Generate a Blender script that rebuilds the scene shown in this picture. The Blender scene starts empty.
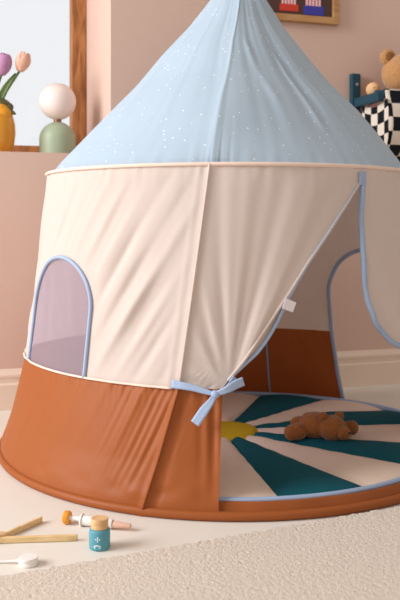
import bpy, bmesh, math, random
import numpy as np
from mathutils import Vector, Matrix

random.seed(5)
C = bpy.context.scene.collection
PI = math.pi

# ---------------------------------------------------------------- camera
cam = bpy.data.cameras.new('camera')
cam.sensor_width = 36.0
cam.lens = 817.0 / 600.0 * 36.0
cam.shift_y = -79.0 / 600.0
cam.clip_start = 0.05
cam.dof.use_dof = True
cam.dof.focus_distance = 1.7
cam.dof.aperture_fstop = 6.3
camo = bpy.data.objects.new('camera', cam)
camo.location = (0, 0, 0.583)
camo.rotation_euler = (PI / 2, 0, 0)
C.objects.link(camo)
bpy.context.scene.camera = camo

# ---------------------------------------------------------------- world: bright sky behind the window wall, dim room elsewhere
AMBIENT = (0.97, 0.86, 0.775, 1)
AMB_STR = 0.62
SKY = (0.95, 0.97, 1.0, 1)
SKY_STR = 0.95
w = bpy.data.worlds.new('world')
bpy.context.scene.world = w
w.use_nodes = True
nt = w.node_tree
nt.nodes.clear()
wo = nt.nodes.new('ShaderNodeOutputWorld')
mx = nt.nodes.new('ShaderNodeMixShader')
ba = nt.nodes.new('ShaderNodeBackground')
bs = nt.nodes.new('ShaderNodeBackground')
ba.inputs[0].default_value = AMBIENT
ba.inputs[1].default_value = AMB_STR
bs.inputs[0].default_value = SKY
bs.inputs[1].default_value = SKY_STR
tc = nt.nodes.new('ShaderNodeTexCoord')
sx = nt.nodes.new('ShaderNodeSeparateXYZ')
mr = nt.nodes.new('ShaderNodeMapRange')
mr.inputs['From Min'].default_value = 0.45
mr.inputs['From Max'].default_value = 0.75
nt.links.new(tc.outputs['Generated'], sx.inputs[0])
nt.links.new(sx.outputs['Y'], mr.inputs['Value'])
nt.links.new(mr.outputs['Result'], mx.inputs[0])
nt.links.new(ba.outputs[0], mx.inputs[1])
nt.links.new(bs.outputs[0], mx.inputs[2])
nt.links.new(mx.outputs[0], wo.inputs[0])


def area_light(name, loc, target, size, power, color):
    l = bpy.data.lights.new(name, 'AREA')
    l.shape = 'RECTANGLE'
    l.size, l.size_y = size
    l.energy = power
    l.color = color
    o = bpy.data.objects.new(name, l)
    o.location = loc
    o.rotation_euler = (Vector(target) - Vector(loc)).to_track_quat('-Z', 'Y').to_euler()
    C.objects.link(o)
    return o


# daylight from the big window on the left of the room
area_light('window_daylight', (-3.9, 0.45, 2.25), (0.0, 1.9, 0.35), (2.4, 2.2), 250, (0.97, 0.98, 1.0))

vs = bpy.context.scene.view_settings
vs.view_transform = 'Standard'
vs.look = 'None'
vs.exposure = 0.0
vs.gamma = 1.0
vs.use_curve_mapping = False


# ---------------------------------------------------------------- helpers
def srgb(r, g, b):
    f = lambda c: (c / 255 / 12.92) if c / 255 <= 0.04045 else ((c / 255 + 0.055) / 1.055) ** 2.4
    return (f(r), f(g), f(b), 1)


def tag(o, label=None, cat=None, group=None, kind=None):
    if label: o['label'] = label
    if cat: o['category'] = cat
    if group: o['group'] = group
    if kind: o['kind'] = kind
    return o


def thing(name, label, cat, loc=(0, 0, 0), rot=(0, 0, 0), group=None):
    o = bpy.data.objects.new(name, None)
    o.empty_display_size = 0.05
    o.location = loc
    o.rotation_euler = rot
    C.objects.link(o)
    return tag(o, label, cat, group)


def link(name, me, mats, parent=None, smooth=True):
    o = bpy.data.objects.new(name, me)
    if not isinstance(mats, (list, tuple)): mats = [mats]
    for m in mats: me.materials.append(m)
    if smooth:
        me.polygons.foreach_set('use_smooth', [True] * len(me.polygons))
    C.objects.link(o)
    if parent: o.parent = parent
    return o


def raw(name, verts, faces, mats, parent=None, smooth=True, mat_idx=None, uvs=None):
    me = bpy.data.meshes.new(name)
    me.from_pydata([tuple(v) for v in verts], [], [tuple(f) for f in faces])
    if uvs is not None:
        uv = me.uv_layers.new(name='UVMap')
        li = np.empty(len(me.loops), dtype=np.int32)
        me.loops.foreach_get('vertex_index', li)
        uv.data.foreach_set('uv', np.asarray(uvs, dtype=np.float32)[li].ravel())
    o = link(name, me, mats, parent, smooth)
    if mat_idx is not None:
        me.polygons.foreach_set('material_index', list(mat_idx))
    me.update()
    return o


def from_bm(name, bm, mats, parent=None, smooth=True):
    me = bpy.data.meshes.new(name)
    bmesh.ops.recalc_face_normals(bm, faces=bm.faces)
    if smooth:
        for e in bm.edges:
            if len(e.link_faces) == 2 and e.calc_face_angle(0) > 0.75: e.smooth = False
    bm.to_mesh(me)
    bm.free()
    return link(name, me, mats, parent, smooth)


def box_bm(size, bevel=0.0, seg=2, mat=None, bm=None):
    bm2 = bmesh.new()
    bmesh.ops.create_cube(bm2, size=1)
    bmesh.ops.scale(bm2, vec=size, verts=bm2.verts)
    if bevel > 0:
        bmesh.ops.bevel(bm2, geom=bm2.edges[:], offset=bevel, segments=seg, affect='EDGES', profile=0.5)
    if mat is not None: bmesh.ops.transform(bm2, matrix=mat, verts=bm2.verts)
    if bm is None: return bm2
    me = bpy.data.meshes.new('tmp'); bm2.to_mesh(me); bm2.free(); bm.from_mesh(me); bpy.data.meshes.remove(me)
    return bm


def lathe(profile, n=48, name='lathe', mats=None, parent=None, origin=(0, 0, 0), axis=None, smooth=True):
    """profile: list of (r, z). Closes at r==0 ends with caps."""
    V, F = [], []
    rows = []
    for r, z in profile:
        if r < 1e-6:
            rows.append([len(V)]); V.append((0, 0, z))
        else:
            rows.append(list(range(len(V), len(V) + n)))
            for k in range(n):
                t = 2 * PI * k / n
                V.append((r * math.cos(t), r * math.sin(t), z))
    for a, b in zip(rows[:-1], rows[1:]):
        for k in range(n):
            k2 = (k + 1) % n
            if len(a) == 1 and len(b) == 1: continue
            if len(a) == 1: F.append((a[0], b[k], b[k2]))
            elif len(b) == 1: F.append((a[k], b[0], a[k2]))
            else: F.append((a[k], b[k], b[k2], a[k2]))
    M = Matrix.Translation(origin)
    if axis is not None:
        M = M @ Vector(axis).to_track_quat('Z', 'Y').to_matrix().to_4x4()
    V = [M @ Vector(v) for v in V]
    bm = bmesh.new()
    bv = [bm.verts.new(v) for v in V]
    for f in F: bm.faces.new([bv[i] for i in f])
    return from_bm(name, bm, mats, parent, smooth)


def catmull(pts, n=8):
    P = [Vector(p) for p in pts]
    P = [P[0] * 2 - P[1]] + P + [P[-1] * 2 - P[-2]]
    out = []
    for i in range(1, len(P) - 2):
        for k in range(n):
            t = k / n
            a, b, c, d = P[i - 1], P[i], P[i + 1], P[i + 2]
            out.append(0.5 * ((2 * b) + (c - a) * t + (2 * a - 5 * b + 4 * c - d) * t * t + (3 * b - a - 3 * c + d) * t ** 3))
    out.append(P[-2])
    return out


def tube(name, pts, r, mats, parent=None, n=10, closed=False, rfun=None):
    P = [Vector(p) for p in pts]
    L = len(P)
    V, F = [], []
    T = []
    for i in range(L):
        if closed: t = P[(i + 1) % L] - P[i - 1]
        else: t = P[min(i + 1, L - 1)] - P[max(i - 1, 0)]
        T.append(t.normalized())
    up = Vector((0, 0, 1)) if abs(T[0].z) < 0.9 else Vector((1, 0, 0))
    nrm = (up - T[0] * up.dot(T[0])).normalized()
    for i in range(L):
        nrm = (nrm - T[i] * nrm.dot(T[i])).normalized()
        bn = T[i].cross(nrm)
        rr = r if rfun is None else r * rfun(i / (L - 1))
        for k in range(n):
            a = 2 * PI * k / n
            V.append(P[i] + nrm * (rr * math.cos(a)) + bn * (rr * math.sin(a)))
    m = L if closed else L - 1
    for i in range(m):
        j = (i + 1) % L
        for k in range(n):
            k2 = (k + 1) % n
            F.append((i * n + k, i * n + k2, j * n + k2, j * n + k))
    if not closed:
        F.append(tuple(range(n - 1, -1, -1)))
        F.append(tuple(range((L - 1) * n, L * n)))
    return raw(name, V, F, mats, parent)


def ribbon(name, pts, wdirs, width, mats, parent=None, thick=0.0012, wfun=None):
    """flat tape swept along pts; wdirs = the across-direction at each point"""
    V, F = [], []
    L = len(pts)
    for i in range(L):
        p = Vector(pts[i]); wd = Vector(wdirs[i]).normalized()
        t = (Vector(pts[min(i + 1, L - 1)]) - Vector(pts[max(i - 1, 0)])).normalized()
        wd = (wd - t * wd.dot(t)).normalized()
        nn = t.cross(wd)
        ww = width * (1 if wfun is None else wfun(i / (L - 1)))
        for s, q in ((-1, -1), (-.5, -1.25), (0, -1.35), (.5, -1.25), (1, -1), (1, 1), (.5, .75), (0, .65), (-.5, .75), (-1, 1)):
            V.append(p + wd * (s * ww / 2) + nn * (q * thick))
    n = 10
    for i in range(L - 1):
        for k in range(n):
            k2 = (k + 1) % n
            F.append((i * n + k, i * n + k2, (i + 1) * n + k2, (i + 1) * n + k))
    F.append(tuple(range(n - 1, -1, -1)))
    F.append(tuple(range((L - 1) * n, L * n)))
    return raw(name, V, F, mats, parent)


def blob(name, balls, mats, parent=None, voxel=0.003, smooth_it=6, extra=None):
    """soft toy body: ellipsoids fused into one continuous skin. balls: (centre, (rx,ry,rz), rot euler or None)"""
    bm = bmesh.new()
    for c, rad, rot in balls:
        M = Matrix.Translation(c)
        if rot is not None:
            from mathutils import Euler
            M = M @ Euler(rot).to_matrix().to_4x4()
        M = M @ Matrix.Diagonal((*rad, 1))
        bmesh.ops.create_uvsphere(bm, u_segments=28, v_segments=18, radius=1, matrix=M)
    o = from_bm(name, bm, mats, parent)
    md = o.modifiers.new('fuse', 'REMESH'); md.mode = 'VOXEL'; md.voxel_size = voxel; md.use_smooth_shade = True
    sm = o.modifiers.new('soften', 'SMOOTH'); sm.iterations = smooth_it; sm.factor = 0.5
    return o


def interp(x, xs, ys):
    return np.interp(x, xs, ys)


def wave(x, seed, f0=1.0, n=6):
    """smooth irregular 1-D undulation in -1..1"""
    rs = np.random.RandomState(seed)
    s = 0
    tot = 0
    for k in range(n):
        f = f0 * (0.6 + 1.5 * rs.rand())
        a = 0.5 + rs.rand()
        s = s + a * np.sin(2 * PI * f * x + rs.rand() * 6.283)
        tot += a
    return s / tot * 1.6


# ---------------------------------------------------------------- materials
def mat(name, col, rough=0.8, spec=0.3, bump=None, sheen=0.0, metal=0.0, vary=0.0, vary_scale=6.0, translucent=0.0, sss=0.0, coat=0.0):
    m = bpy.data.materials.new(name)
    m.use_nodes = True
    n = m.node_tree
    b = n.nodes['Principled BSDF']
    b.inputs['Base Color'].default_value = col
    b.inputs['Roughness'].default_value = rough
    b.inputs['Specular IOR Level'].default_value = spec
    b.inputs['Metallic'].default_value = metal
    b.inputs['Sheen Weight'].default_value = sheen
    b.inputs['Coat Weight'].default_value = coat
    if sss:
        b.inputs['Subsurface Weight'].default_value = sss
        b.inputs['Subsurface Radius'].default_value = (0.02, 0.015, 0.012)
    tc = n.nodes.new('ShaderNodeTexCoord')
    colsock = None
    if vary > 0:
        nz = n.nodes.new('ShaderNodeTexNoise')
        nz.inputs['Scale'].default_value = vary_scale
        nz.inputs['Detail'].default_value = 4
        n.links.new(tc.outputs['Object'], nz.inputs['Vector'])
        mxn = n.nodes.new('ShaderNodeMix'); mxn.data_type = 'RGBA'
        mxn.inputs['A'].default_value = tuple(c * (1 - vary) for c in col[:3]) + (1,)
        mxn.inputs['B'].default_value = tuple(min(1, c * (1 + vary)) for c in col[:3]) + (1,)
        n.links.new(nz.outputs['Fac'], mxn.inputs['Factor'])
        n.links.new(mxn.outputs['Result'], b.inputs['Base Color'])
        colsock = mxn.outputs['Result']
    if bump:
        sc, st, dist = bump
        nb = n.nodes.new('ShaderNodeTexNoise')
        nb.inputs['Scale'].default_value = sc
        nb.inputs['Detail'].default_value = 3
        n.links.new(tc.outputs['Object'], nb.inputs['Vector'])
        bp = n.nodes.new('ShaderNodeBump')
        bp.inputs['Strength'].default_value = st
        bp.inputs['Distance'].default_value = dist
        n.links.new(nb.outputs['Fac'], bp.inputs['Height'])
        n.links.new(bp.outputs['Normal'], b.inputs['Normal'])
    if translucent > 0:
        tr = n.nodes.new('ShaderNodeBsdfTranslucent')
        tr.inputs[0].default_value = col
        if colsock: n.links.new(colsock, tr.inputs[0])
        ms = n.nodes.new('ShaderNodeMixShader')
        ms.inputs[0].default_value = translucent
        n.links.new(b.outputs[0], ms.inputs[1])
        n.links.new(tr.outputs[0], ms.inputs[2])
        n.links.new(ms.outputs[0], n.nodes['Material Output'].inputs['Surface'])
    return m


def wood(name, c1, c2, scale=(1, 1, 12), rough=0.55, freq=14):
    m = mat(name, c1, rough, 0.3)
    n = m.node_tree
    b = n.nodes['Principled BSDF']
    tc = n.nodes.new('ShaderNodeTexCoord')
    mp = n.nodes.new('ShaderNodeMapping')
    mp.inputs['Scale'].default_value = scale
    nz = n.nodes.new('ShaderNodeTexNoise')
    nz.inputs['Scale'].default_value = freq
    nz.inputs['Detail'].default_value = 6
    nz.inputs['Distortion'].default_value = 0.6
    rp = n.nodes.new('ShaderNodeValToRGB')
    rp.color_ramp.elements[0].position = 0.32
    rp.color_ramp.elements[0].color = c2
    rp.color_ramp.elements[1].position = 0.62
    rp.color_ramp.elements[1].color = c1
    n.links.new(tc.outputs['Object'], mp.inputs[0])
    n.links.new(mp.outputs[0], nz.inputs['Vector'])
    n.links.new(nz.outputs['Fac'], rp.inputs[0])
    n.links.new(rp.outputs[0], b.inputs['Base Color'])
    return m


M_wall = mat('pink_plaster', srgb(214, 184, 170), 0.9, 0.15, bump=(90, 0.06, 0.002), vary=0.03, vary_scale=2)
M_trimw = mat('cream_gloss_paint', srgb(232, 212, 194), 0.5, 0.3, bump=(30, 0.03, 0.001))
M_floor = mat('pale_floor', srgb(225, 219, 209), 0.55, 0.3, bump=(25, 0.03, 0.001), vary=0.03, vary_scale=3)
M_wood = wood('brown_oak', srgb(190, 130, 80), srgb(136, 84, 46), scale=(6, 6, 1.0), freq=9)
M_frame = wood('picture_oak', srgb(190, 145, 98), srgb(160, 112, 68), scale=(1, 6, 6), freq=9)
M_bamboo = wood('bamboo', srgb(234, 206, 158), srgb(214, 178, 124), scale=(1, 8, 8), freq=20)
M_capwood = wood('beech_cap', srgb(222, 182, 134), srgb(205, 160, 110), scale=(2, 2, 8), freq=20)
M_cream = mat('cream_cotton', srgb(230, 215, 206), 0.85, 0.15, bump=(420, 0.08, 0.0006), sheen=0.1, vary=0.02, vary_scale=5, translucent=0.28)
M_pipe = mat('cream_piping', srgb(236, 212, 198), 0.8, 0.2)
M_orange = mat('rust_satin', srgb(166, 91, 43), 0.5, 0.28, bump=(300, 0.06, 0.0006), vary=0.04, vary_scale=6, translucent=0.16)
M_bluetrim = mat('blue_binding', srgb(160, 178, 206), 0.75, 0.2, bump=(500, 0.15, 0.0006))
M_ribbon = mat('blue_gingham_ribbon', srgb(164, 184, 214), 0.75, 0.2, bump=(500, 0.15, 0.0006), vary=0.06, vary_scale=240)
M_label = mat('white_label', srgb(228, 222, 226), 0.7, 0.2)
M_teal = mat('teal_cotton', srgb(14, 84, 96), 0.85, 0.2, bump=(60, 0.3, 0.004), vary=0.05, vary_scale=10)
M_matcream = mat('mat_cream_cotton', srgb(232, 208, 190), 0.85, 0.15, bump=(60, 0.3, 0.004), vary=0.02, vary_scale=10)
M_mustard = mat('mustard_cotton', srgb(206, 172, 36), 0.85, 0.2, bump=(90, 0.3, 0.003))
M_sage = mat('sage_lacquer', srgb(164, 178, 150), 0.45, 0.4)
M_opal = mat('opal_glass', srgb(244, 228, 222), 0.35, 0.5, sss=0.3)
M_brass = mat('dull_brass', srgb(150, 110, 80), 0.35, 0.5, metal=0.8)
M_yellowglaze = mat('amber_glaze', srgb(220, 148, 22), 0.3, 0.5, coat=0.3, vary=0.06, vary_scale=20)
M_oliveglaze = mat('olive_glaze', srgb(84, 80, 36), 0.35, 0.5, coat=0.3)
M_tpurple = mat('purple_petal', srgb(205, 150, 192), 0.6, 0.3, vary=0.12, vary_scale=40, translucent=0.2)
M_tpeach = mat('peach_petal', srgb(246, 196, 172), 0.6, 0.3, vary=0.08, vary_scale=40, translucent=0.2)
M_stem = mat('tulip_green', srgb(88, 108, 52), 0.5, 0.4, vary=0.15, vary_scale=30)
M_tealwood = mat('teal_painted_wood', srgb(24, 66, 84), 0.5, 0.35, vary=0.06, vary_scale=20)
M_screw = mat('screw_steel', srgb(190, 195, 200), 0.35, 0.5, metal=0.9)
M_tanplush = mat('tan_plush', srgb(200, 148, 96), 0.95, 0.1, bump=(160, 0.9, 0.008), sheen=0.4, vary=0.1, vary_scale=60)
M_tandark = mat('tan_plush_ear', srgb(150, 104, 66), 0.95, 0.1, bump=(160, 0.9, 0.006))
M_peachskin = mat('peach_cloth', srgb(232, 186, 140), 0.9, 0.15, bump=(200, 0.3, 0.002))
M_brownplush = mat('brown_plush', srgb(150, 92, 44), 0.92, 0.15, bump=(190, 0.8, 0.006), sheen=0.3, vary=0.12, vary_scale=50)
M_black = mat('black_bead', srgb(20, 16, 14), 0.25, 0.5)
M_bottle = mat('teal_lacquer', srgb(86, 154, 170), 0.5, 0.35, vary=0.03, vary_scale=30)
M_white = mat('white_plastic', srgb(236, 232, 228), 0.4, 0.4)
M_print = mat('white_print', srgb(226, 240, 242), 0.6, 0.2)
M_ochre = mat('ochre_plastic', srgb(232, 160, 52), 0.4, 0.4)
M_blush = mat('blush_plastic', srgb(222, 180, 158), 0.45, 0.4)
M_palebl = mat('pale_blue_print', srgb(150, 196, 206), 0.5, 0.3)
M_canvas = mat('dark_canvas', srgb(84, 62, 56), 0.8, 0.2, vary=0.1, vary_scale=20)
M_red = mat('red_paint', srgb(206, 66, 50), 0.7, 0.2)
M_blue = mat('blue_paint', srgb(66, 66, 160), 0.7, 0.2)
M_pinkp = mat('pink_paint', srgb(240, 186, 190), 0.7, 0.2)
M_rug = mat('cream_boucle', srgb(214, 200, 185), 0.95, 0.1, bump=(380, 0.7, 0.004), sheen=0.15, vary=0.16, vary_scale=130)

# roof cotton with tiny white dots
M_roof = mat('blue_dotted_cotton', srgb(178, 197, 213), 0.85, 0.15, bump=(420, 0.08, 0.0006), sheen=0.1, translucent=0.10)
n = M_roof.node_tree
uvn = n.nodes.new('ShaderNodeTexCoord')
vo = n.nodes.new('ShaderNodeTexVoronoi')
vo.inputs['Scale'].default_value = 58
vo.inputs['Randomness'].default_value = 0.75
lt = n.nodes.new('ShaderNodeMath'); lt.operation = 'LESS_THAN'; lt.inputs[1].default_value = 0.135
mxd = n.nodes.new('ShaderNodeMix'); mxd.data_type = 'RGBA'
mxd.inputs['A'].default_value = srgb(178, 197, 213)
mxd.inputs['B'].default_value = srgb(232, 238, 244)
n.links.new(uvn.outputs['UV'], vo.inputs['Vector'])
n.links.new(vo.outputs['Distance'], lt.inputs[0])
n.links.new(lt.outputs[0], mxd.inputs['Factor'])
n.links.new(mxd.outputs['Result'], n.nodes['Principled BSDF'].inputs['Base Color'])

# lavender mesh netting
M_mesh = bpy.data.materials.new('lavender_netting')
M_mesh.use_nodes = True
n = M_mesh.node_tree
pb = n.nodes['Principled BSDF']
pb.inputs['Base Color'].default_value = srgb(206, 190, 204)
pb.inputs['Roughness'].default_value = 0.8
trn = n.nodes.new('ShaderNodeBsdfTransparent')
trn.inputs[0].default_value = srgb(226, 214, 228)
mxm = n.nodes.new('ShaderNodeMixShader'); mxm.inputs[0].default_value = 0.36
n.links.new(trn.outputs[0], mxm.inputs[1])
n.links.new(pb.outputs[0], mxm.inputs[2])
n.links.new(mxm.outputs[0], n.nodes['Material Output'].inputs['Surface'])

# window glass
M_glass = bpy.data.materials.new('window_glass')
M_glass.use_nodes = True
n = M_glass.node_tree
gl = n.nodes.new('ShaderNodeBsdfGlossy'); gl.inputs['Roughness'].default_value = 0.02
trn = n.nodes.new('ShaderNodeBsdfTransparent')
mxm = n.nodes.new('ShaderNodeMixShader'); mxm.inputs[0].default_value = 0.04
n.links.new(trn.outputs[0], mxm.inputs[1]); n.links.new(gl.outputs[0], mxm.inputs[2])
n.links.new(mxm.outputs[0], n.nodes['Material Output'].inputs['Surface'])

# black and white checks, drawn in the sling's own UVs
M_check = mat('checked_canvas', srgb(230, 218, 205), 0.85, 0.15, bump=(300, 0.1, 0.0006))
n = M_check.node_tree
uvn = n.nodes.new('ShaderNodeTexCoord')
ck = n.nodes.new('ShaderNodeTexChecker')
ck.inputs['Color1'].default_value = srgb(232, 220, 206)
ck.inputs['Color2'].default_value = srgb(24, 28, 34)
ck.inputs['Scale'].default_value = 1.0
n.links.new(uvn.outputs['UV'], ck.inputs['Vector'])
n.links.new(ck.outputs['Color'], n.nodes['Principled BSDF'].inputs['Base Color'])

# ================================================================ SETTING
raw('floor', [(-4, -2.5, 0), (5, -2.5, 0), (5, 4.6, 0), (-4, 4.6, 0)], [(0, 1, 2, 3)], M_floor)['kind'] = 'structure'

# back wall frame: u along the wall, d behind its face, z up
WA = math.radians(17.3)
EU = Vector((math.cos(WA), math.sin(WA), 0))
NN = Vector((math.sin(WA), -math.cos(WA), 0))       # towards the room
P0 = Vector((-0.598, 2.481, 0)) - NN * 0.046


def W(u, d, z):
    return P0 + EU * u - NN * d + Vector((0, 0, z))


SILL, UR, HEAD, ND = 0.798, 0.340, 2.25, 0.30
UL = -1.25
bm = bmesh.new()


def quad(*p):
    bm.faces.new([bm.verts.new(v) for v in p])


u0, u1, zt = -2.6, 4.2, 3.2
quad(W(u0, 0, 0), W(UL, 0, 0), W(UL, 0, zt), W(u0, 0, zt))
quad(W(UL, 0, 0), W(UR, 0, 0), W(UR, 0, SILL), W(UL, 0, SILL))
quad(W(UL, 0, HEAD), W(UR, 0, HEAD), W(UR, 0, zt), W(UL, 0, zt))
quad(W(UR, 0, 0), W(u1, 0, 0), W(u1, 0, zt), W(UR, 0, zt))
UB = 0.310                                       # reveal splays in a little
quad(W(UL, 0, SILL), W(UR, 0, SILL), W(UB, ND, SILL), W(UL, ND, SILL))
quad(W(UR, 0, SILL), W(UR, 0, HEAD), W(UB, ND, HEAD), W(UB, ND, SILL))
quad(W(UL, 0, SILL), W(UL, ND, SILL), W(UL, ND, HEAD), W(UL, 0, HEAD))
quad(W(UL, 0, HEAD), W(UL, ND, HEAD), W(UB, ND, HEAD), W(UR, 0, HEAD))
bmesh.ops.remove_doubles(bm, verts=bm.verts, dist=1e-5)
from_bm('wall_back', bm, M_wall, smooth=False)['kind'] = 'structure'

# window: oak frame with a centre mullion out of view, and its pane
win = bpy.data.objects.new('window_1', None); C.objects.link(win); win['kind'] = 'structure'
bm = bmesh.new()
RW = Matrix.Rotation(WA, 4, 'Z')


def wbox(bm, ua, ub, da, db, za, zb, bev=0.004):
    c = W((ua + ub) / 2, (da + db) / 2, (za + zb) / 2)
    return box_bm((ub - ua, db - da, zb - za), bev, 2, Matrix.Translation(c) @ RW, bm)


FW = 0.052
wbox(bm, UB - FW, UB, ND - 0.01, ND + 0.05, SILL, HEAD)
wbox(bm, UL, UL + FW, ND - 0.01, ND + 0.05, SILL, HEAD)
wbox(bm, UL + FW, UB - FW, ND - 0.01, ND + 0.05, SILL, SILL + 0.047)
wbox(bm, UL + FW, UB - FW, ND - 0.01, ND + 0.05, HEAD - FW, HEAD)
wbox(bm, -0.62, -0.62 + FW, ND - 0.01, ND + 0.05, SILL + 0.047, HEAD - FW)
o = from_bm('window_frame', bm, M_wood, win, smooth=False); o['kind'] = 'structure'
bm = bmesh.new()
wbox(bm, UL + FW, UB - FW, ND + 0.02, ND + 0.026, SILL + 0.047, HEAD - FW, 0)
o = from_bm('window_pane', bm, M_glass, win, smooth=False); o['kind'] = 'structure'

# baseboard with moulded top
prof = [(0, 0), (0.016, 0), (0.016, 0.078), (0.011, 0.083), (0.011, 0.098), (0.014, 0.101), (0.014, 0.108), (0.009, 0.117), (0.006, 0.124), (0, 0.125)]
V, F = [], []
for u in (u0, u1):
    for t, z in prof: V.append(W(u, -t, z))
k = len(prof)
for i in range(k - 1): F.append((i, i + 1, k + i + 1, k + i))
raw('baseboard_back', V, F, M_trimw, smooth=False)['kind'] = 'structure'

# ================================================================ PLAY TENT
tent = thing('play_tent', 'round play tent with dotted blue roof, cream walls and rust orange skirt', 'play tent', (0.062, 2.175, 0))
OX, OY = 0.062, 2.175
ZB, ZE = 0.245, 0.703
seam_z, seam_a = [0.0, 0.245, 0.71, 0.865, 1.3], [-19.0, -12.5, -6.5, -6.3, 4.0]


def cx(z): return np.interp(z, [0, 0.24, 0.71, 0.865, 1.022, 1.171, 1.32], [0.016, 0.013, 0.013, 0.025, 0.026, 0.040, 0.05])
def cy(z): return np.interp(z, [0, 0.24, 0.71], [0.004, 0.0, 0.0])
def rad(z): return np.interp(z, [0, 0.03, 0.10, 0.245, 0.45, 0.71], [0.596, 0.590, 0.565, 0.527, 0.500, 0.471])


# the tent is pushed up to the wall, so its back half is flatter than its front
def squash(c): return np.where(c > 0, c, 0.80 * c)


def seam(z): return np.interp(z, seam_z, seam_a)


def ridge(az, z, w=26.0):
    """tension over the four poles: crest at each pole, flatter between"""
    d = (az - seam(z) + 45) % 90 - 45
    return np.exp(-np.abs(d) / w) - 0.47


def tie_dist(az, z):
    a = ((az + 180) % 360 - 180)
    return (a + 2.0) * 0.0092, z - 0.25


def fold_disp(az, z, part):
    a = ((az + 180) % 360 - 180)
    arc = a * PI / 180 * 0.5
    d = np.zeros_like(az)
    sd = (a - seam(z))
    if part == 'upper':
        t = (z - ZB) / (ZE - ZB)
        # diagonal drag folds on the panel left of the pole
        winq = np.clip((rho(az, z, WIN) - 1.0) / 0.35, 0.0, 1)
        left = np.clip((-sd - 1.0) / 6, 0, 1) * np.clip((a + 120) / 20, 0, 1)
        ph = arc - 0.62 * (z - ZB)
        f = (wave(ph, 11, 8.0) + 0.45 * wave(ph, 12, 17.0)) * (0.65 + 0.5 * wave(arc + 0.4 * z, 13, 2.5))
        d += left * 0.0052 * winq * f * np.sin(PI * np.clip(t, 0.02, 1) ** 0.8) ** 0.7
        # fan of folds from the tie up to the hoop
        x, y = tie_dist(az, z)
        ang = np.arctan2(x, np.maximum(y, 1e-3) + 0.015)
        right = np.clip((sd - 0.5) / 4, 0, 1) * np.clip((45 - a) / 6, 0, 1)
        f = wave(ang, 21, 1.9) + 0.45 * wave(ang, 22, 4.5)
        dist = np.sqrt(x * x + y * y)
        d += right * f * (0.0035 + 0.0045 * np.clip(1 - dist / 0.28, 0, 1)) * np.clip(dist / 0.14, 0.1, 1) * np.clip((ZE - z) / 0.05, 0, 1)
        back = np.clip((np.abs(a) - 60) / 20, 0, 1)
        d += back * 0.003 * wave(arc - 0.2 * z, 31, 9.0)
        # little gathers under the hoop
        d += 0.0016 * wave(arc, 41, 32.0) * np.exp(-(ZE - z) / 0.03)
        ww = np.exp(-(sd / 0.9) ** 2) * 0.004 + np.exp(-((sd + 2.4) / 0.7) ** 2) * 0.002
        d += ww
        rf = np.where((a > 36) & (a < 90), 1.0, 0.0)
        d += rf * 0.004 * wave(arc + 0.5 * (z - 0.3), 51, 11.0) * np.clip((ZE - z) / 0.1, 0, 1)
    if part == 'lower':
        t = z / ZB
        ph = arc - 0.45 * z
        f = (wave(ph, 61, 7.0) + 0.5 * wave(ph, 62, 17.0)) * (0.6 + 0.6 * wave(arc, 67, 2.0))
        d += 0.0024 * f * np.clip(t, 0, 1) ** 1.5 * np.clip((z - 0.03) / 0.05, 0, 1)
        near = np.exp(-((sd + 6) / 6) ** 2)
        d += near * 0.003 * wave(arc * 1.0 - 0.4 * z, 63, 38) * np.clip((z - .03) / .1, 0, 1)
        tied = np.exp(-((a + 4) / 5) ** 2)
        d += tied * 0.005 * wave(arc, 64, 34) * np.clip((z - .03) / .12, 0, 1)
        d += np.exp(-(sd / 0.8) ** 2) * 0.005 + np.exp(-((sd - 2.2) / 0.8) ** 2) * -0.002
        d += 0.0012 * wave(arc, 65, 45.0) * np.exp(-(ZB - z) / 0.02)
        d += 0.003 * np.exp(-((z - 0.045) / 0.012) ** 2) * wave(arc, 66, 7)
    return d


def surf(az, z, off=0.0, part=None):
    az = np.asarray(az, float); z = np.asarray(z, float)
    a_ = (az + 180) % 360 - 180
    r = rad(z) + 0.030 * ridge(az, z) * np.exp(-((a_ + 8) / 62.0) ** 2) * np.sin(PI * np.clip(z / ZE, 0, 1)) ** 0.8 + off
    if part: r = r + fold_disp(az, z, part)
    t = np.radians(az)
    return np.stack([cx(z) + r * np.sin(t), cy(z) - r * squash(np.cos(t)), z], -1)


# arched openings in (az, z): centre, half width, foot, spring, crown
WIN = (-53.5, 15.5, ZB, 0.385, 0.500)
ARC = (123.0, 18.5, 0.0, 0.360, 0.500)


def rho(az, z, A):
    c, w, f, s, t = A
    d = ((az - c + 180) % 360 - 180) / w
    v = np.maximum(0, z - s) / (t - s)
    return np.sqrt(d * d + v * v)


def snap(az, z, A, tol):
    c, w, f, s, t = A
    q = rho(az, z, A)
    near = np.abs(q - 1) < tol
    d = (az - c + 180) % 360 - 180
    az2 = np.where(near, az + d * (1 / np.maximum(q, .1) - 1), az)
    z2 = np.where(near & (z > s), s + (z - s) / np.maximum(q, .1), z)
    return az2, z2


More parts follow.
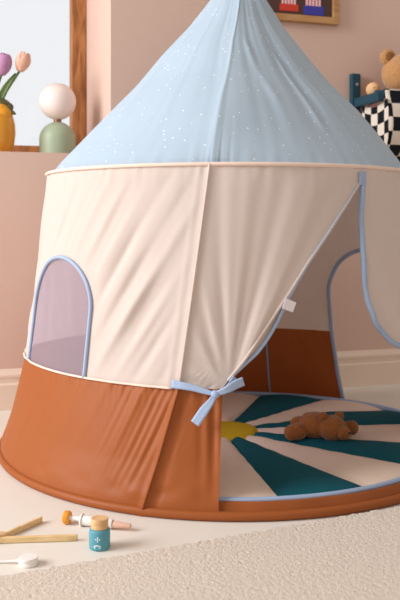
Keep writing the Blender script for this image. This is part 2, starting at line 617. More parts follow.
def panel(name, zrows, a_start, a_end, ncol, part, mats, holes, uvscale=None):
    zz = np.asarray(zrows)
    T = np.linspace(0, 1, ncol)
    AZ = a_start(zz)[:, None] * (1 - T) + a_end(zz)[:, None] * T
    Z = np.repeat(zz[:, None], ncol, 1)
    for A in holes: AZ, Z = snap(AZ, Z, A, 0.035)
    Pt = surf(AZ, Z, 0, part).reshape(-1, 3)
    keep = np.ones((len(zz) - 1, ncol - 1), bool)
    ca = (AZ[:-1, :-1] + AZ[1:, :-1] + AZ[:-1, 1:] + AZ[1:, 1:]) / 4
    cz = (Z[:-1, :-1] + Z[1:, :-1] + Z[:-1, 1:] + Z[1:, 1:]) / 4
    for A in holes: keep &= rho(ca, cz, A) > 0.995
    idx = np.arange(Pt.shape[0]).reshape(Z.shape)
    q = np.stack([idx[:-1, :-1], idx[:-1, 1:], idx[1:, 1:], idx[1:, :-1]], -1)[keep]
    return raw(name, Pt.tolist(), q.tolist(), mats, tent)


aL = lambda z: np.interp(z, [0.245, 0.30, 0.40, 0.50, 0.60, 0.678, 0.71], [-3.4, 1.4, 9.6, 18.2, 28.2, 36.6, 36.6])
aR = lambda z: np.interp(z, [0.235, 0.268, 0.318, 0.362, 0.405, 0.47, 0.52, 0.678, 0.71], [64, 54, 42.0, 36.8, 34.8, 34.2, 34.4, 36.6, 36.6])
lL = lambda z: np.interp(z, [0.0, 0.03, 0.10, 0.245], [-4.0, -4.0, -3.8, -3.2])
lR = lambda z: np.interp(z, [0.0, 0.245], [82.0, 76.0])

panel('cream_wall', np.concatenate([np.linspace(ZB, 0.678, 76), np.linspace(0.684, ZE, 4)]), aR, lambda z: aL(z) + 360, 800, 'upper', M_cream, [WIN, ARC])
panel('orange_skirt', np.linspace(0.0, ZB, 46), lR, lambda z: lL(z) + 360, 760, 'lower', M_orange, [ARC])

# piped pole seam down the front
zz_ = np.linspace(0.016, ZB, 40)
tube('pole_seam', [surf(float(seam(z)), z, 0.0015, 'lower') for z in zz_], 0.0030, M_orange, tent, 8)
zz_ = np.linspace(ZB, ZE, 60)
tube('pole_seam', [surf(float(seam(z)), z, 0.0010, 'upper') for z in zz_], 0.0026, M_cream, tent, 8)

zz_ = np.linspace(0.03, ZB, 24)
tube('pole_seam', [surf(165.4, z, -0.004, 'lower') for z in zz_], 0.0032, M_bluetrim, tent, 8)

# base hoop in its orange sleeve, front sill and tent floor
hoop = [surf(a, 0.0095, -0.001) for a in np.linspace(0, 360, 181)[:-1]]
tube('base_hoop', hoop, 0.0095, M_orange, tent, 10, closed=True)
A_, Z_ = np.meshgrid(np.linspace(-6, 84, 181), np.linspace(0.012, 0.034, 9))
sill_pts = surf(A_, Z_, -0.004 - (Z_ - 0.012) * 0.25 + 0.0018 * wave(A_ * 0.0087, 71, 7))
idx = np.arange(A_.size).reshape(A_.shape)
qs = np.stack([idx[:-1, :-1], idx[:-1, 1:], idx[1:, 1:], idx[1:, :-1]], -1).reshape(-1, 4)
o = raw('door_sill', sill_pts.reshape(-1, 3).tolist(), qs.tolist(), M_orange, tent)
sd_ = o.modifiers.new('thick', 'SOLIDIFY'); sd_.thickness = 0.010; sd_.offset = -1
fl = [surf(a, 0.004, -0.006) for a in np.linspace(0, 360, 121)[:-1]]
raw('tent_floor', [(float(p[0]), float(p[1]), 0.006) for p in fl] + [(0.016, 0.004, 0.006)], [(i, (i + 1) % 120, 120) for i in range(120)], M_orange, tent)

# roof cone
NR, NA = 90, 720
zr = np.concatenate([np.linspace(0.701, 0.80, 26)[:-1], np.linspace(0.80, 1.30, 60)])
az = np.linspace(0, 360, NA + 1)
A_, Z_ = np.meshgrid(az, zr)
rz = np.interp(Z_, [0.69, 0.735, 0.80, 0.865, 0.94, 1.022, 1.095, 1.171, 1.24, 1.30], [0.472, 0.438, 0.381, 0.323, 0.250, 0.184, 0.123, 0.071, 0.036, 0.012])
ka = ((A_ + 180) % 360 - 180)
arc_ = np.radians(ka)
prog = np.clip((Z_ - 0.708) / 0.10, 0, 1)
rr = rz * (1 + 0.16 * (ridge(A_, Z_, 30.0)) * np.exp(-((((A_ + 180) % 360 - 180) + 4) / 62.0) ** 2) * prog ** 0.7 * np.clip((1.32 - Z_) / 0.12, 0.3, 1))
sdz = (A_ - seam(Z_) + 180) % 360 - 180
rr = rr + 0.0022 * np.exp(-(sdz / 1.0) ** 2)
rr = rr + 0.0030 * wave(arc_, 81, 1.6) * np.clip((Z_ - 0.72) / .15, 0, 1) * np.clip(rz / 0.2, 0, 1) + 0.0007 * wave(arc_ + 0.25 * Z_, 82, 5.0) * np.clip(rz / .15, 0, 1) * prog
rr = rr + 0.0009 * wave(arc_, 83, 9.0) * np.exp(-(Z_ - 0.708) / 0.03)
def crease(za, aa, zb, ab, wd, amp):
    a_line = np.interp(Z_, [zb, za], [ab, aa])
    return amp * np.exp(-((ka - a_line) / wd) ** 2) * np.clip((Z_ - zb) / 0.04, 0, 1) * np.clip((za - Z_) / 0.04, 0, 1)


rr = rr + crease(1.00, 27, 0.78, 32, 1.6, 0.0055) - crease(1.00, 30, 0.80, 35, 2.6, 0.004) + crease(1.04, 6, 0.84, 16, 2.4, 0.004) + crease(1.0, -60, 0.78, -52, 4.0, 0.004)
near = np.exp(-(sdz / 5.0) ** 2) * np.exp(-(Z_ - 0.708) / 0.05)
rr = rr + near * 0.003 * wave(arc_, 84, 30)
t_ = np.radians(A_)
Pr = np.stack([cx(Z_) + rr * np.sin(t_), cy(Z_) - rr * squash(np.cos(t_)), Z_], -1).reshape(-1, 3)
idx = np.arange(A_.size).reshape(A_.shape)
q = np.stack([idx[:-1, :-1], idx[:-1, 1:], idx[1:, 1:], idx[1:, :-1]], -1).reshape(-1, 4)
slant = np.sqrt((0.47 - rz) ** 2 + (Z_ - 0.70) ** 2)
uv = np.stack([arc_ * (rz + 0.02) + 3.0, slant], -1).reshape(-1, 2)
raw('dotted_roof', Pr.tolist(), q.tolist(), M_roof, tent, uvs=uv)
lathe([(0, 0), (0.016, 0.001), (0.018, 0.012), (0.012, 0.022), (0, 0.026)], 24, 'roof_finial', M_roof, tent, (0.05, 0, 1.293))

# eave hoop piping and the line of piping above the skirt
eave = [surf(a, 0.702, 0.003) for a in np.linspace(0, 360, 241)[:-1]]
tube('eave_piping', eave, 0.0042, M_pipe, tent, 8, closed=True)
sl = np.linspace(-100, -14, 90)
tube('skirt_piping', [surf(a, ZB + 0.001, 0.004, 'upper') for a in sl], 0.0026, M_pipe, tent, 8)


def arch_path(A, part='upper', off=0.003, n=26, foot=None):
    c, w, f, s, t = A
    f = f if foot is None else foot
    P = []
    for z in np.linspace(f, s, 16): P.append((c - w, z))
    for k in range(1, n): 
        th = PI - PI * k / n
        P.append((c + w * math.cos(th), s + (t - s) * math.sin(th)))
    for z in np.linspace(s, f, 16): P.append((c + w, z))
    return [surf(a, z, off, part if z >= ZB else 'lower') for a, z in P]


tube('window_binding', arch_path(WIN, 'upper', 0.003), 0.0044, M_bluetrim, tent, 8)
tube('doorway_binding', arch_path(ARC, 'upper', 0.0, foot=0.02), 0.0062, M_bluetrim, tent, 8)

# netting in the arched side window
c, w_, f_, s_, t_c = WIN
V, F = [], []
NZ, NA2 = 26, 30
for i in range(NZ + 1):
    z = f_ + (t_c - f_) * i / NZ
    hw = w_ if z <= s_ else w_ * math.sqrt(max(0, 1 - ((z - s_) / (t_c - s_)) ** 2))
    for k in range(NA2 + 1):
        a = c - hw + 2 * hw * k / NA2
        V.append(surf(a, z, -0.001 - 0.006 * math.sin(PI * k / NA2) * math.sin(PI * i / NZ)))
for i in range(NZ):
    for k in range(NA2):
        b = i * (NA2 + 1) + k
        F.append((b, b + 1, b + NA2 + 2, b + NA2 + 1))
raw('window_netting', V, F, M_mesh, tent)

# turned-in fold and blue binding of the drawn-back left door flap
zl = np.linspace(0.262, 0.672, 50)
edge = [surf(aL(z), z, 0, 'upper') for z in zl]
bow = [np.array(surf(aL(z), z, 0, 'upper')) + np.array([0.85, 0.35, 0.10]) * 0.024 * math.exp(-((z - 0.34) / 0.075) ** 2) * min(1, i / 6) for i, z in enumerate(zl)]
mid = [(e + b) / 2 + np.array([0.0, 0.012, 0.0]) * math.sin(PI * i / 49) for i, (e, b) in enumerate(zip(edge, bow))]
V = edge + mid + bow
F = []
for i in range(49):
    F += [(i, i + 1, 50 + i + 1, 50 + i), (50 + i, 50 + i + 1, 100 + i + 1, 100 + i)]
raw('flap_hem', V, F, M_cream, tent)
tube('flap_edge', [e + np.array([0, -0.001, 0]) for e in edge], 0.0035, M_cream, tent, 8)
tube('flap_binding', bow, 0.0042, M_bluetrim, tent, 8)
# right flap binding, up to the apex
zr2 = np.linspace(0.25, 0.678, 60)
tube('flap_binding', [surf(aR(z), z, 0.002, 'upper') for z in zr2], 0.0062, M_bluetrim, tent, 8)
# binding tab at the door apex
p = surf(36.0, 0.676, 0.004)
bm = box_bm((0.020, 0.006, 0.030), 0.002, 2, Matrix.Translation(p) @ Matrix.Rotation(math.radians(37), 4, 'Z'))
from_bm('apex_tab', bm, M_bluetrim, tent)
# small white care label on the flap hem
p = surf(11.6, 0.412, 0.004)
M4 = Matrix.Translation(p) @ Matrix.Rotation(math.radians(18), 4, 'Z') @ Matrix.Rotation(math.radians(22), 4, 'Y')
from_bm('care_label', box_bm((0.026, 0.0016, 0.022), 0.0006, 1, M4 @ Matrix.Translation((0.006, -0.002, 0))), M_label, tent)
# skirt edge binding beside the door
# tie ribbon
UPZ = Vector((0, 0, 1))
pA = [surf(a, z, o_, None) for a, z, o_ in ((-13.8, 0.256, 0.012), (-11.4, 0.254, 0.015), (-9, 0.250, 0.017), (-6.6, 0.244, 0.019), (-5.0, 0.240, 0.020))]
pth = catmull(pA, 6)
ribbon('tie_ribbon', pth, [UPZ] * len(pth), 0.017, M_ribbon, tent, wfun=lambda t: 1 - 0.5 * t)
K = Vector(surf(-4.6, 0.240, 0.024))
o = blob('ribbon_knot', [(K, (0.009, 0.007, 0.008), (0, 0.4, 0))], M_ribbon, tent, 0.0015, 2)
pth = catmull([K, K + Vector((0.022, -0.008, 0.010)), K + Vector((0.040, -0.006, 0.020)), K + Vector((0.056, -0.002, 0.026))], 6)
ribbon('ribbon_tail', pth, [Vector((-0.3, -0.35, 1))] * len(pth), 0.019, M_ribbon, tent, wfun=lambda t: 0.45 + 0.55 * min(1, t * 1.6))
pth = catmull([K, K + Vector((-0.010, -0.010, -0.014)), K + Vector((-0.024, -0.012, -0.032)), K + Vector((-0.040, -0.010, -0.056))], 6)
ribbon('ribbon_tail', pth, [Vector((0.85, -0.2, -0.5))] * len(pth), 0.019, M_ribbon, tent, wfun=lambda t: 0.45 + 0.55 * min(1, t * 1.6))
pth = catmull([K, K + Vector((0.012, 0.006, 0.004)), K + Vector((0.026, 0.012, 0.012)), K + Vector((0.040, 0.020, 0.030))], 5)
ribbon('tie_ribbon', pth, [UPZ] * len(pth), 0.010, M_ribbon, tent)

# ================================================================ FLOOR MAT in the tent
mt = thing('floor_mat', 'round quilted mat with teal and cream rays inside the tent', 'mat', (0.072, 2.165, 0.007))
RM, TH = 0.556, 0.034
CXm, CYm = -0.012, -0.025          # hub of the rays on the mat
edges = [11, 33, 55, 77, 101, 122, 147, 167, 190, 212, 235, 257, 280, 302, 325, 347]
bump_up = lambda r: 16 * np.exp(-((r - 0.36) / 0.11) ** 2)
cols = []
V, F, MI = [], [], []
RS = np.concatenate([[0.0], np.linspace(0.03, 1, 44)])
sub = 12
angs = []
for k in range(16):
    a0 = edges[k]; a1 = edges[(k + 1) % 16] + (360 if k == 15 else 0)
    for j in range(sub): angs.append((k, a0 + (a1 - a0) * j / sub, j / sub))
NAm = len(angs)


def mat_h(rn, k, f):
    quilt = (math.sin(PI * f) ** 0.55) if 0 < f < 1 else 0.0
    edge = math.sqrt(max(0.0, 1 - max(0, (rn - 0.9) / 0.1) ** 2))
    return TH * (0.62 + 0.38 * quilt * min(1, rn * 5)) * (0.72 + 0.28 * edge) if rn < 1 else TH * 0.6


rsn = np.random.RandomState(3)
for rn in RS:
    for (k, a, f) in angs:
        # curved upper edge of the ray at the back right
        t = math.radians(a)
        x0, y0 = CXm, CYm
        # distance from hub to rim along this ray
        dx, dy = math.sin(t), -math.cos(t)
        bq = x0 * dx + y0 * dy
        full = -bq + math.sqrt(bq * bq - (x0 * x0 + y0 * y0 - RM * RM))
        r = rn * full
        aa = a
        wgt = math.exp(-((a - 122) / 13) ** 2)
        aa = a + wgt * float(bump_up(r)) * 0.7
        t2 = math.radians(aa)
        yy = y0 - r * math.cos(t2)
        V.append((x0 + r * math.sin(t2), yy if yy < 0 else yy * 0.80, mat_h(rn, k, f) + 0.0012 * math.sin(r * 90 + k * 2.1) * min(1, rn * 4) * (1 - rn)))
for i in range(len(RS) - 1):
    for j in range(NAm):
        j2 = (j + 1) % NAm
        F.append((i * NAm + j, i * NAm + j2, (i + 1) * NAm + j2, (i + 1) * NAm + j))
        MI.append(0 if angs[j][0] % 2 == 0 else 1)
base0 = len(V)
for j in range(NAm):
    x, y, z = V[(len(RS) - 1) * NAm + j]
    V.append((x, y, 0.0))
for j in range(NAm):
    j2 = (j + 1) % NAm
    F.append(((len(RS) - 1) * NAm + j, (len(RS) - 1) * NAm + j2, base0 + j2, base0 + j)); MI.append(1)
raw('rayed_cushion', V, F, [M_teal, M_matcream], mt, mat_idx=MI)
tube('piping', [(RM * math.sin(t), -RM * float(squash(math.cos(t))), 0.026) for t in np.linspace(0, 2 * PI, 161)[:-1]], 0.0062, M_bluetrim, mt, 8, closed=True)
lathe([(0, 0.038), (0.04, 0.0375), (0.07, 0.0355), (0.085, 0.032), (0.089, 0.027), (0.088, 0.016)], 48, 'hub_patch', M_mustard, mt, (CXm + 0.004, CYm - 0.004, 0))

# ================================================================ BROWN TEDDY on the mat
tb = thing('teddy_bear', 'small brown plush bear lying on the teal and cream mat', 'teddy bear', (0.310, 2.050, 0.034), (0, 0, 0))
blob('body', [
    ((-0.020, 0.010, 0.034), (0.040, 0.036, 0.034), None),            # torso
    ((-0.066, -0.012, 0.024), (0.026, 0.020, 0.022), (0, 0, 0.5)),     # near leg
    ((-0.084, -0.016, 0.022), (0.017, 0.018, 0.020), None),
    ((-0.052, 0.040, 0.030), (0.030, 0.019, 0.020), (0, 0.25, 0.35)),  # far leg
    ((-0.030, 0.050, 0.040), (0.020, 0.016, 0.018), None),
    ((0.020, -0.014, 0.033), (0.035, 0.033, 0.033), None),            # head
    ((0.052, 0.018, 0.022), (0.028, 0.018, 0.019), (0, -0.2, 0.3)),    # arm
    ((0.074, 0.018, 0.026), (0.018, 0.017, 0.019), None),
], M_brownplush, tb, 0.003, 5)
blob('muzzle', [((0.044, -0.038, 0.026), (0.018, 0.016, 0.017), None)], M_brownplush, tb, 0.002, 2)
blob('ear', [((0.040, 0.006, 0.058), (0.013, 0.009, 0.013), (0.2, 0.5, 0.3))], M_brownplush, tb, 0.002, 2)
blob('ear', [((-0.004, -0.020, 0.062), (0.013, 0.009, 0.013), (0.2, -0.3, 0))], M_brownplush, tb, 0.002, 2)
blob('nose', [((0.056, -0.050, 0.030), (0.004, 0.003, 0.003), None)], M_black, tb, 0.001, 1)

# ================================================================ RUG
rug_a = math.radians(24)
rug_o = Vector((0.03, 1.474, 0))
ES = Vector((math.cos(rug_a), math.sin(rug_a), 0)); ET = Vector((math.sin(rug_a), -math.cos(rug_a), 0))
s_ax = np.concatenate([np.linspace(-1.0, -0.5, 30)[:-1], np.arange(-0.5, 0.62, 0.0024), np.linspace(0.62, 1.3, 40)])
t_ax = np.concatenate([np.arange(0, 0.42, 0.0024), np.linspace(0.42, 1.2, 50)])
S, T_ = np.meshgrid(s_ax, t_ax, indexing='ij')


def worley(x, y, cell, seed):
    g = np.random.RandomState(seed).rand(512, 512, 2)
    xi = np.floor(x / cell).astype(int); yi = np.floor(y / cell).astype(int)
    best = np.full(x.shape, 9.0)
    for dx in (-1, 0, 1):
        for dy in (-1, 0, 1):
            gx, gy = (xi + dx), (yi + dy)
            j = g[gx % 512, gy % 512]
            px_ = (gx + 0.15 + 0.7 * j[..., 0]) * cell; py_ = (gy + 0.15 + 0.7 * j[..., 1]) * cell
            best = np.minimum(best, np.hypot(x - px_, y - py_) / cell)
    return best


h1 = np.sqrt(np.clip(1 - (worley(S, T_, 0.0085, 1) / 0.95) ** 2, 0, 1))
h2 = np.sqrt(np.clip(1 - (worley(S, T_, 0.0052, 2) / 0.95) ** 2, 0, 1))
H = 0.009 + 0.0025 * h1 + 0.0032 * h2
edge_d = np.minimum.reduce([S - s_ax[0], s_ax[-1] - S, T_, t_ax[-1] - T_])
wob = 0.004 * wave(S, 91, 24) + 0.003 * wave(S, 92, 70)
H = H * np.sqrt(np.clip(np.clip(edge_d / 0.012, 0, 1) * 2 - np.clip(edge_d / 0.012, 0, 1) ** 2, 0, 1)) + 0.0006
Tw = T_ + wob * np.clip(1 - T_ / 0.06, 0, 1)
Pt = np.stack([rug_o.x + S * ES.x + Tw * ET.x, rug_o.y + S * ES.y + Tw * ET.y, H], -1).reshape(-1, 3)
idx = np.arange(S.size).reshape(S.shape)
q = np.stack([idx[:-1, :-1], idx[:-1, 1:], idx[1:, 1:], idx[1:, :-1]], -1).reshape(-1, 4)
o = raw('rug', Pt.tolist(), q[:, ::-1].tolist(), M_rug)
tag(o, 'cream looped pile rug on the pale floor in the foreground', 'rug')

# ================================================================ SILL: lamp, bird vase, tulips
L = W(0.186, 0.12, SILL)
lamp = thing('table_lamp', 'small table lamp with white globe on sage green dome base', 'lamp', L)
pr = [(0, 0), (0.056, 0), (0.0595, 0.003), (0.0597, 0.052)]
for k in range(1, 13):
    t = PI / 2 * k / 12
    pr.append((0.0597 * math.cos(t), 0.052 + 0.060 * math.sin(t)))
pr[-1] = (0, 0.112)
lathe(pr, 48, 'dome_base', M_sage, lamp)
lathe([(0, 0.108), (0.013, 0.109), (0.013, 0.122), (0, 0.124)], 24, 'collar', M_brass, lamp)
pr = [(0.0, 0.119)]
for k in range(1, 24):
    t = -PI / 2 + PI * k / 24
    pr.append((0.0605 * math.cos(t), 0.179 + 0.0605 * math.sin(t)))
pr.append((0, 0.2395))
lathe(pr, 48, 'globe_shade', M_opal, lamp)

B = W(-0.006, 0.11, SILL)
vase = thing('bird_vase', 'yellow bird shaped vase with olive beak holding tulips', 'vase', B)
body = lathe([(0, 0), (0.040, 0), (0.044, 0.004), (0.052, 0.035), (0.056, 0.065), (0.055, 0.095), (0.048, 0.122), (0.038, 0.140), (0.031, 0.150), (0.030, 0.158), (0.027, 0.160), (0.025, 0.155), (0.027, 0.140), (0.034, 0.120), (0.03, 0.05), (0, 0.04)], 48, 'vase_body', M_yellowglaze, vase)
blob('bird_head', [((0.014, -0.014, 0.146), (0.030, 0.026, 0.030), None), ((0.020, -0.014, 0.130), (0.032, 0.028, 0.026), None)], M_yellowglaze, vase, 0.002, 3)
blob('beak', [((0.016, -0.017, 0.162), (0.031, 0.022, 0.016), (0, 0.25, 0)), ((0.040, -0.019, 0.148), (0.015, 0.012, 0.015), (0, 0.9, 0)), ((0.052, -0.020, 0.132), (0.013, 0.006, 0.006), (0, 0.6, 0))], M_oliveglaze, vase, 0.0015, 3)


def tulip(label, base, tip, tilt, size, pm, leaf=None):
    t = thing('tulip', label, 'flower', base, group=None)
    tip = Vector(tip) - Vector(base)
    path = catmull([(0, 0, 0), tip * 0.5 + Vector((-0.008, 0, 0.006)), tip], 8)
    tube('stem', path, 0.0042, M_stem, t, 8)
    ax = Vector(tilt).normalized()
    Q = ax.to_track_quat('Z', 'Y').to_matrix().to_4x4()
    for ring in (0, 1):
        for k in range(3):
            V, F = [], []
            a0 = 2 * PI * k / 3 + ring * PI / 3
            NU, NV = 9, 12
            for i in range(NV + 1):
                v = i / NV
                rr_ = size * (0.50 * math.sin(PI * (0.10 + 0.74 * v)) ** 0.8) * (0.92 if ring else 1.0)
                hw = 1.15 * math.sin(PI * (0.12 + 0.86 * v) ** 0.9) ** 0.6
                for j in range(NU + 1):
                    u = j / NU * 2 - 1
                    a = a0 + hw * u
                    V.append(tip + (Q @ Vector((rr_ * math.cos(a), rr_ * math.sin(a), size * 1.35 * v - 0.002))))
            for i in range(NV):
                for j in range(NU):
                    b = i * (NU + 1) + j
                    F.append((b, b + 1, b + NU + 2, b + NU + 1))
            o = raw('petal', V, F, pm, t)
            sm = o.modifiers.new('thick', 'SOLIDIFY'); sm.thickness = 0.0012
    if leaf:
        V, F = [], []
        pts = catmull([Vector(p) - Vector(base) for p in leaf], 6)
        for i, p in enumerate(pts):
            v = i / (len(pts) - 1)
            hw = 0.0115 * math.sin(PI * (0.12 + 0.87 * v)) ** 0.7
            for s in (-1, -.5, 0, .5, 1):
                V.append(p + Vector((0.85 * s * hw, 0.004 * (1 - abs(s)), -0.45 * s * hw)))
        for i in range(len(pts) - 1):
            for k in range(4): F.append((i * 5 + k, i * 5 + k + 1, i * 5 + k + 6, i * 5 + k + 5))
        o = raw('leaf', V, F, M_stem, t)
        sm = o.modifiers.new('thick', 'SOLIDIFY'); sm.thickness = 0.001
    return t


bx = B + Vector((-0.012, 0.004, 0.10))
tulip('peach pink tulip leaning right in the yellow bird vase', bx, B + Vector((0.070, 0.0, 0.268)), (0.35, -0.1, 0.9), 0.048, M_tpeach,
      leaf=[bx + Vector((0.004, -0.004, 0.02)), bx + Vector((0.018, -0.006, 0.075)), bx + Vector((0.040, -0.008, 0.118)), bx + Vector((0.070, -0.008, 0.160))])
tulip('purple tulip in the yellow bird vase at the picture edge', bx + Vector((-0.006, -0.004, 0)), B + Vector((0.013, -0.006, 0.255)), (0.25, -0.15, 1), 0.052, M_tpurple)

# ================================================================ PICTURE on the wall
pu1, pz0, pw, ph = 1.143, 1.266, 0.40, 0.52
pic = thing('framed_picture', 'framed dark picture with red and blue blocks on pink wall', 'picture', W(pu1 - pw / 2, 0.0, pz0), (0, 0, WA))
FT = 0.024
bm = bmesh.new()
for (x0, x1, z0, z1) in ((-pw / 2, pw / 2, 0, FT), (-pw / 2, pw / 2, ph - FT, ph), (-pw / 2, -pw / 2 + FT, FT, ph - FT), (pw / 2 - FT, pw / 2, FT, ph - FT)):
    box_bm((x1 - x0, 0.022, z1 - z0), 0.002, 2, Matrix.Translation(((x0 + x1) / 2, -0.0125, (z0 + z1) / 2)), bm)
from_bm('wooden_frame', bm, M_frame, pic, smooth=False)
can = from_bm('artwork', box_bm((pw - 2 * FT, 0.006, ph - 2 * FT), 0, 1, Matrix.Translation((0, -0.009, ph / 2))), M_canvas, pic, smooth=False)


def art(name, x0, x1, z0, z1, m, y=-0.0128):
    from_bm(name, box_bm((x1 - x0, 0.0014, z1 - z0), 0.0006, 1, Matrix.Translation(((x0 + x1) / 2, y, (z0 + z1) / 2))), m, can, smooth=False)


R_ = pw / 2
art('red_block', R_ - 0.222, R_ - 0.152, 0.036, 0.060, M_red)
art('blue_block', R_ - 0.132, R_ - 0.056, 0.028, 0.060, M_blue)
for x0, x1 in ((R_ - 0.216, R_ - 0.160), (R_ - 0.126, R_ - 0.066)):
    bm = bmesh.new()
    nst = 5
    wst = (x1 - x0) / (nst * 1.35)
    for i in range(nst):
        xc = x0 + (i + 0.5) * (x1 - x0) / nst
        box_bm((wst, 0.0014, 0.075), 0.0005, 1, Matrix.Translation((xc, -0.0128, 0.060 + 0.0375)), bm)
    from_bm('pink_stripes', bm, M_pinkp, can, smooth=False)

# ================================================================ TOY RACK with checked sling
ru = 1.208
rack = thing('toy_rack', 'teal wooden wall rack with black and white checked fabric sling', 'wall rack', W(ru, 0, 0.84), (0, 0, WA))
# local x along wall, -y into room, z up from 0.84
RL, RD = 0.62, 0.165
for x in (0.0, RL):
    up_ = from_bm('upright', box_bm((0.034, 0.022, 0.27), 0.003, 2, Matrix.Translation((x, -0.0115, 0.125))), M_tealwood, rack, smooth=False)
    lathe([(0, 0), (0.005, 0), (0.0045, 0.002), (0, 0.0026)], 16, 'screw', M_screw, up_, (x + 0.002, -0.0225, 0.222), axis=(0, -1, 0))
    from_bm('arm', box_bm((0.026, RD, 0.032), 0.004, 2, Matrix.Translation((x + 0.002, -0.022 - RD / 2, 0.156))), M_tealwood, rack, smooth=False)
lathe([(0, 0), (0.012, 0.001), (0.013, 0.004), (0.013, RL + 0.056), (0.012, RL + 0.059), (0, RL + 0.06)], 20, 'dowel', M_tealwood, rack, (-0.012, -RD - 0.010, 0.166), axis=(1, 0, 0))
V, F, UV = [], [], []
pts = catmull([(0, -RD - 0.022, 0.182), (0, -RD - 0.0235, 0.160), (0, -RD - 0.040, 0.11), (0, -RD - 0.040, 0.04), (0, -RD - 0.005, -0.03), (0, -0.10, -0.055), (0, -0.05, -0.03), (0, -0.035, 0.05), (0, -0.030, 0.135)], 8)
pts = catmull([(0, -RD + 0.004, 0.176), (0, -RD - 0.010, 0.181)], 4)[:-1] + pts
acc = 0
x0s, x1s = 0.018, RL - 0.018
for i, p in enumerate(pts):
    if i: acc += (p - pts[i - 1]).length
    for k in range(41):
        x = x0s + (x1s - x0s) * k / 40
        wv = 0.004 * math.sin(x * 34) * min(1, acc / 0.1)
        V.append((x, p.y - wv, p.z)); UV.append((x / 0.047 + 0.28, acc / 0.047 + 0.35))
for i in range(len(pts) - 1):
    for k in range(40):
        b = i * 41 + k
        F.append((b, b + 1, b + 42, b + 41))
o = raw('checked_sling', V, F, M_check, rack, uvs=UV)
sm = o.modifiers.new('thick', 'SOLIDIFY'); sm.thickness = 0.0016; sm.offset = 1
# hanging side end of the sling
V, F, UV = [], [], []
prof2 = [p for p in pts[5:]]
m_ = len(prof2)
for i in range(13):
    s = i / 12
    for p in (prof2[0], ):
        pass
ytop0, ytop1 = -RD - 0.012, -0.032
for i in range(15):
    v = i / 14
    z = 0.150 - v * 0.19
    # front and back of the sling at this height
    fy = min(p.y for p in prof2 if abs(p.z - z) < 0.03); by = max(p.y for p in prof2 if abs(p.z - z) < 0.03)
    for k in range(9):
        s = k / 8
        y = fy + (by - fy) * s
        V.append((x0s, y, z - 0.02 * math.sin(PI * s) * (1 - v)))
        UV.append((y / 0.044 + 0.1, z / 0.044 + 0.2))
for i in range(14):
    for k in range(8):
        b = i * 9 + k
        F.append((b, b + 1, b + 10, b + 9))
raw('sling_side', V, F, M_check, rack, uvs=UV)

# plush toys sitting in the sling
tt = thing('teddy_bear', 'tan plush bear with round ears peeking over the checked sling', 'teddy bear', W(ru + 0.128, 0.0, 0.84 - 0.02) + NN * 0.105, (0, 0, WA))
blob('body', [((0, 0, 0.10), (0.062, 0.050, 0.095), None), ((0, -0.004, 0.268), (0.072, 0.062, 0.070), None), ((0, 0.0, 0.185), (0.045, 0.04, 0.03), None),
              ((-0.045, -0.030, 0.035), (0.024, 0.032, 0.026), None), ((0.045, -0.030, 0.035), (0.024, 0.032, 0.026), None),
              ((-0.062, -0.012, 0.15), (0.022, 0.022, 0.05), (0, 0.4, 0)), ((0.062, -0.012, 0.15), (0.022, 0.022, 0.05), (0, -0.4, 0))], M_tanplush, tt, 0.004, 4)
for s in (-1, 1):
    e = blob('ear', [((s * 0.052, 0, 0.325), (0.030, 0.017, 0.030), None)], M_tanplush, tt, 0.0025, 2)
    blob('inner_ear', [((s * 0.052, -0.013, 0.325), (0.018, 0.006, 0.018), None)], M_tandark, e, 0.002, 2)
    blob('eye', [((s * 0.026, -0.060, 0.282), (0.006, 0.005, 0.006), None)], M_black, tt, 0.0012, 1)
blob('muzzle', [((0, -0.062, 0.250), (0.026, 0.020, 0.021), None)], M_tanplush, tt, 0.0025, 2)
blob('nose', [((0, -0.082, 0.257), (0.008, 0.005, 0.006), None)], M_black, tt, 0.0012, 1)

dd = thing('rag_doll', 'small peach round headed doll tucked behind the teal rack arm', 'doll', W(ru + 0.036, 0.0, 0.84 + 0.052) + NN * 0.075, (0, 0, WA))
blob('body', [((0, 0, 0.06), (0.014, 0.014, 0.045), None), ((0, 0, 0.11), (0.009, 0.009, 0.02), None)], M_pinkp, dd, 0.003, 3)
hd = blob('head', [((0, 0, 0.190 - 0.045), (0.025, 0.024, 0.025), None)], M_peachskin, dd, 0.002, 2)
for s in (-1, 1):
    blob('eye', [((s * 0.008, -0.0225, 0.148), (0.0022, 0.002, 0.0022), None)], M_black, hd, 0.0006, 1)

# ================================================================ TOY DOCTOR SET on the floor
bt = thing('toy_bottle', 'teal toy medicine bottle with wooden lid standing on the floor', 'toy bottle', (-0.179, 1.457, 0))
bb = lathe([(0, 0), (0.0165, 0), (0.0183, 0.0018), (0.0187, 0.005), (0.0187, 0.031), (0.0180, 0.0340), (0.0155, 0.0357), (0, 0.0358)], 48, 'bottle_body', M_bottle, bt)
lathe([(0, 0.0355), (0.0143, 0.0356), (0.0155, 0.0368), (0.0155, 0.0525), (0.0145, 0.0537), (0, 0.0538)], 40, 'wooden_lid', M_capwood, bt)
bm = bmesh.new()


def decal(bm, ang, z, w, h, rot=0.0):
    r = 0.01875
    Mx = Matrix.Rotation(ang, 4, 'Z') @ Matrix.Translation((0, -r, z)) @ Matrix.Rotation(rot, 4, 'Y')
    box_bm((w, 0.0005, h), 0.0002, 1, Mx, bm)


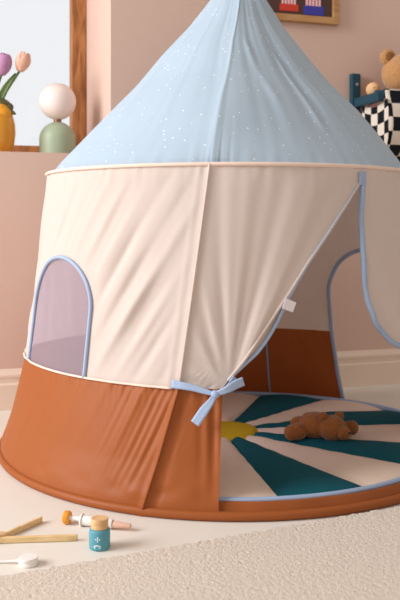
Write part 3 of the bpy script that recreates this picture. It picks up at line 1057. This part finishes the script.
for (dx, dz) in ((0, 0), (0, 0.0034), (0, -0.0034), (0.0034, 0), (-0.0034, 0)):
    decal(bm, -0.08 + dx / 0.0187, 0.0215 + dz, 0.0022, 0.0022, 0.785)
for k in range(7):
    u = k / 6 * 2 - 1
    decal(bm, -0.12 + u * 0.30, 0.0090 + 0.0020 * (1 - abs(u) ** 2), 0.0022, 0.0020)
decal(bm, 0.10, 0.0062, 0.0030, 0.0016); decal(bm, -0.34, 0.0068, 0.0026, 0.0016)
o = from_bm('printed_emblem', bm, M_print, bb, smooth=False); o['label'] = 'white printed emblem'

# syringe
s0 = Vector((-0.256, 1.573, 0.0)); s1 = Vector((-0.131, 1.535, 0.0))
ax = (s1 - s0).normalized()
Ls = (s1 - s0).length
sy = thing('toy_syringe', 'white toy syringe with ochre plunger lying behind the teal bottle', 'toy syringe', s0, (0, 0, math.atan2(ax.y, ax.x)))
ZS = 0.0125
lathe([(0, 0), (0.0110, 0.0004), (0.0125, 0.002), (0.0125, 0.010), (0.0110, 0.0120), (0, 0.0122)], 32, 'plunger_knob', M_ochre, sy, (-0.006, 0, ZS), axis=(1, 0, 0))
lathe([(0, 0.0), (0.0042, 0.0), (0.0042, 0.036), (0, 0.036)], 20, 'plunger_rod', M_white, sy, (0.005, 0, ZS), axis=(1, 0, 0))
br = lathe([(0, 0), (0.0118, 0.0002), (0.0122, 0.001), (0.0122, 0.003), (0.0095, 0.0035), (0.0092, 0.062), (0.0080, 0.065), (0, 0.0655)], 32, 'barrel', M_white, sy, (0.030, 0, ZS - 0.002), axis=(1, 0, 0))
for x in (0.042, 0.052, 0.076, 0.084):
    lathe([(0.0090, 0), (0.00935, 0.0001), (0.00935, 0.0014), (0.0090, 0.0015)], 32, 'scale_ring', M_palebl, br, (x, 0, ZS - 0.002), axis=(1, 0, 0))
lathe([(0, 0), (0.0064, 0), (0.0064, 0.014), (0.0050, 0.020), (0.0046, 0.036), (0.0038, 0.0375), (0, 0.038)], 28, 'tip_cap', M_blush, sy, (0.094, 0, ZS - 0.003), axis=(1, 0, 0))

# stethoscope end
st = thing('toy_stethoscope', 'round white toy stethoscope end with thin cord on the floor', 'toy stethoscope', (-0.291, 1.386, 0))
lathe([(0, 0), (0.0150, 0), (0.0162, 0.0012), (0.0162, 0.0050), (0.0150, 0.0062), (0.0150, 0.0072), (0.0160, 0.0082), (0.0162, 0.0122), (0.0154, 0.0136), (0, 0.0140)], 48, 'chest_piece', M_white, st)
tube('cord', catmull([(-0.014, 0.000, 0.007), (-0.032, 0.004, 0.004), (-0.06, 0.004, 0.0022), (-0.12, -0.006, 0.0022), (-0.2, 0.02, 0.0022)], 8), 0.0020, M_white, st, 10)

# bamboo tweezers lying open
tw = thing('toy_tweezers', 'pair of pale bamboo toy tweezer arms spread open on the floor', 'toy tweezers', (-0.372, 1.478, 0))
for (ex, ey, wdt) in ((0.066, 0.104, 0.0075), (0.149, 0.012, 0.0085)):
    d = Vector((ex, ey, 0)); ln = d.length; an = math.atan2(ey, ex)
    Mx = Matrix.Rotation(an, 4, 'Z') @ Matrix.Translation((ln / 2, 0, 0.0058))
    bm = box_bm((ln, wdt, 0.0112), 0.0022, 3, Mx)
    bmesh.ops.bisect_plane(bm, geom=bm.verts[:] + bm.edges[:] + bm.faces[:], plane_co=d * 0.9, plane_no=d)
    for v in bm.verts:
        f = v.co.dot(d.normalized()) / ln
        if f > 0.95:
            c = d * f
            v.co.x = c.x + (v.co.x - c.x) * 0.7; v.co.y = c.y + (v.co.y - c.y) * 0.7
    from_bm('arm', bm, M_bamboo, tw, smooth=False)
from_bm('joint_block', box_bm((0.030, 0.016, 0.016), 0.003, 3, Matrix.Translation((0.004, 0.004, 0.0085)) @ Matrix.Rotation(0.5, 4, 'Z')), M_capwood, tw, smooth=False)
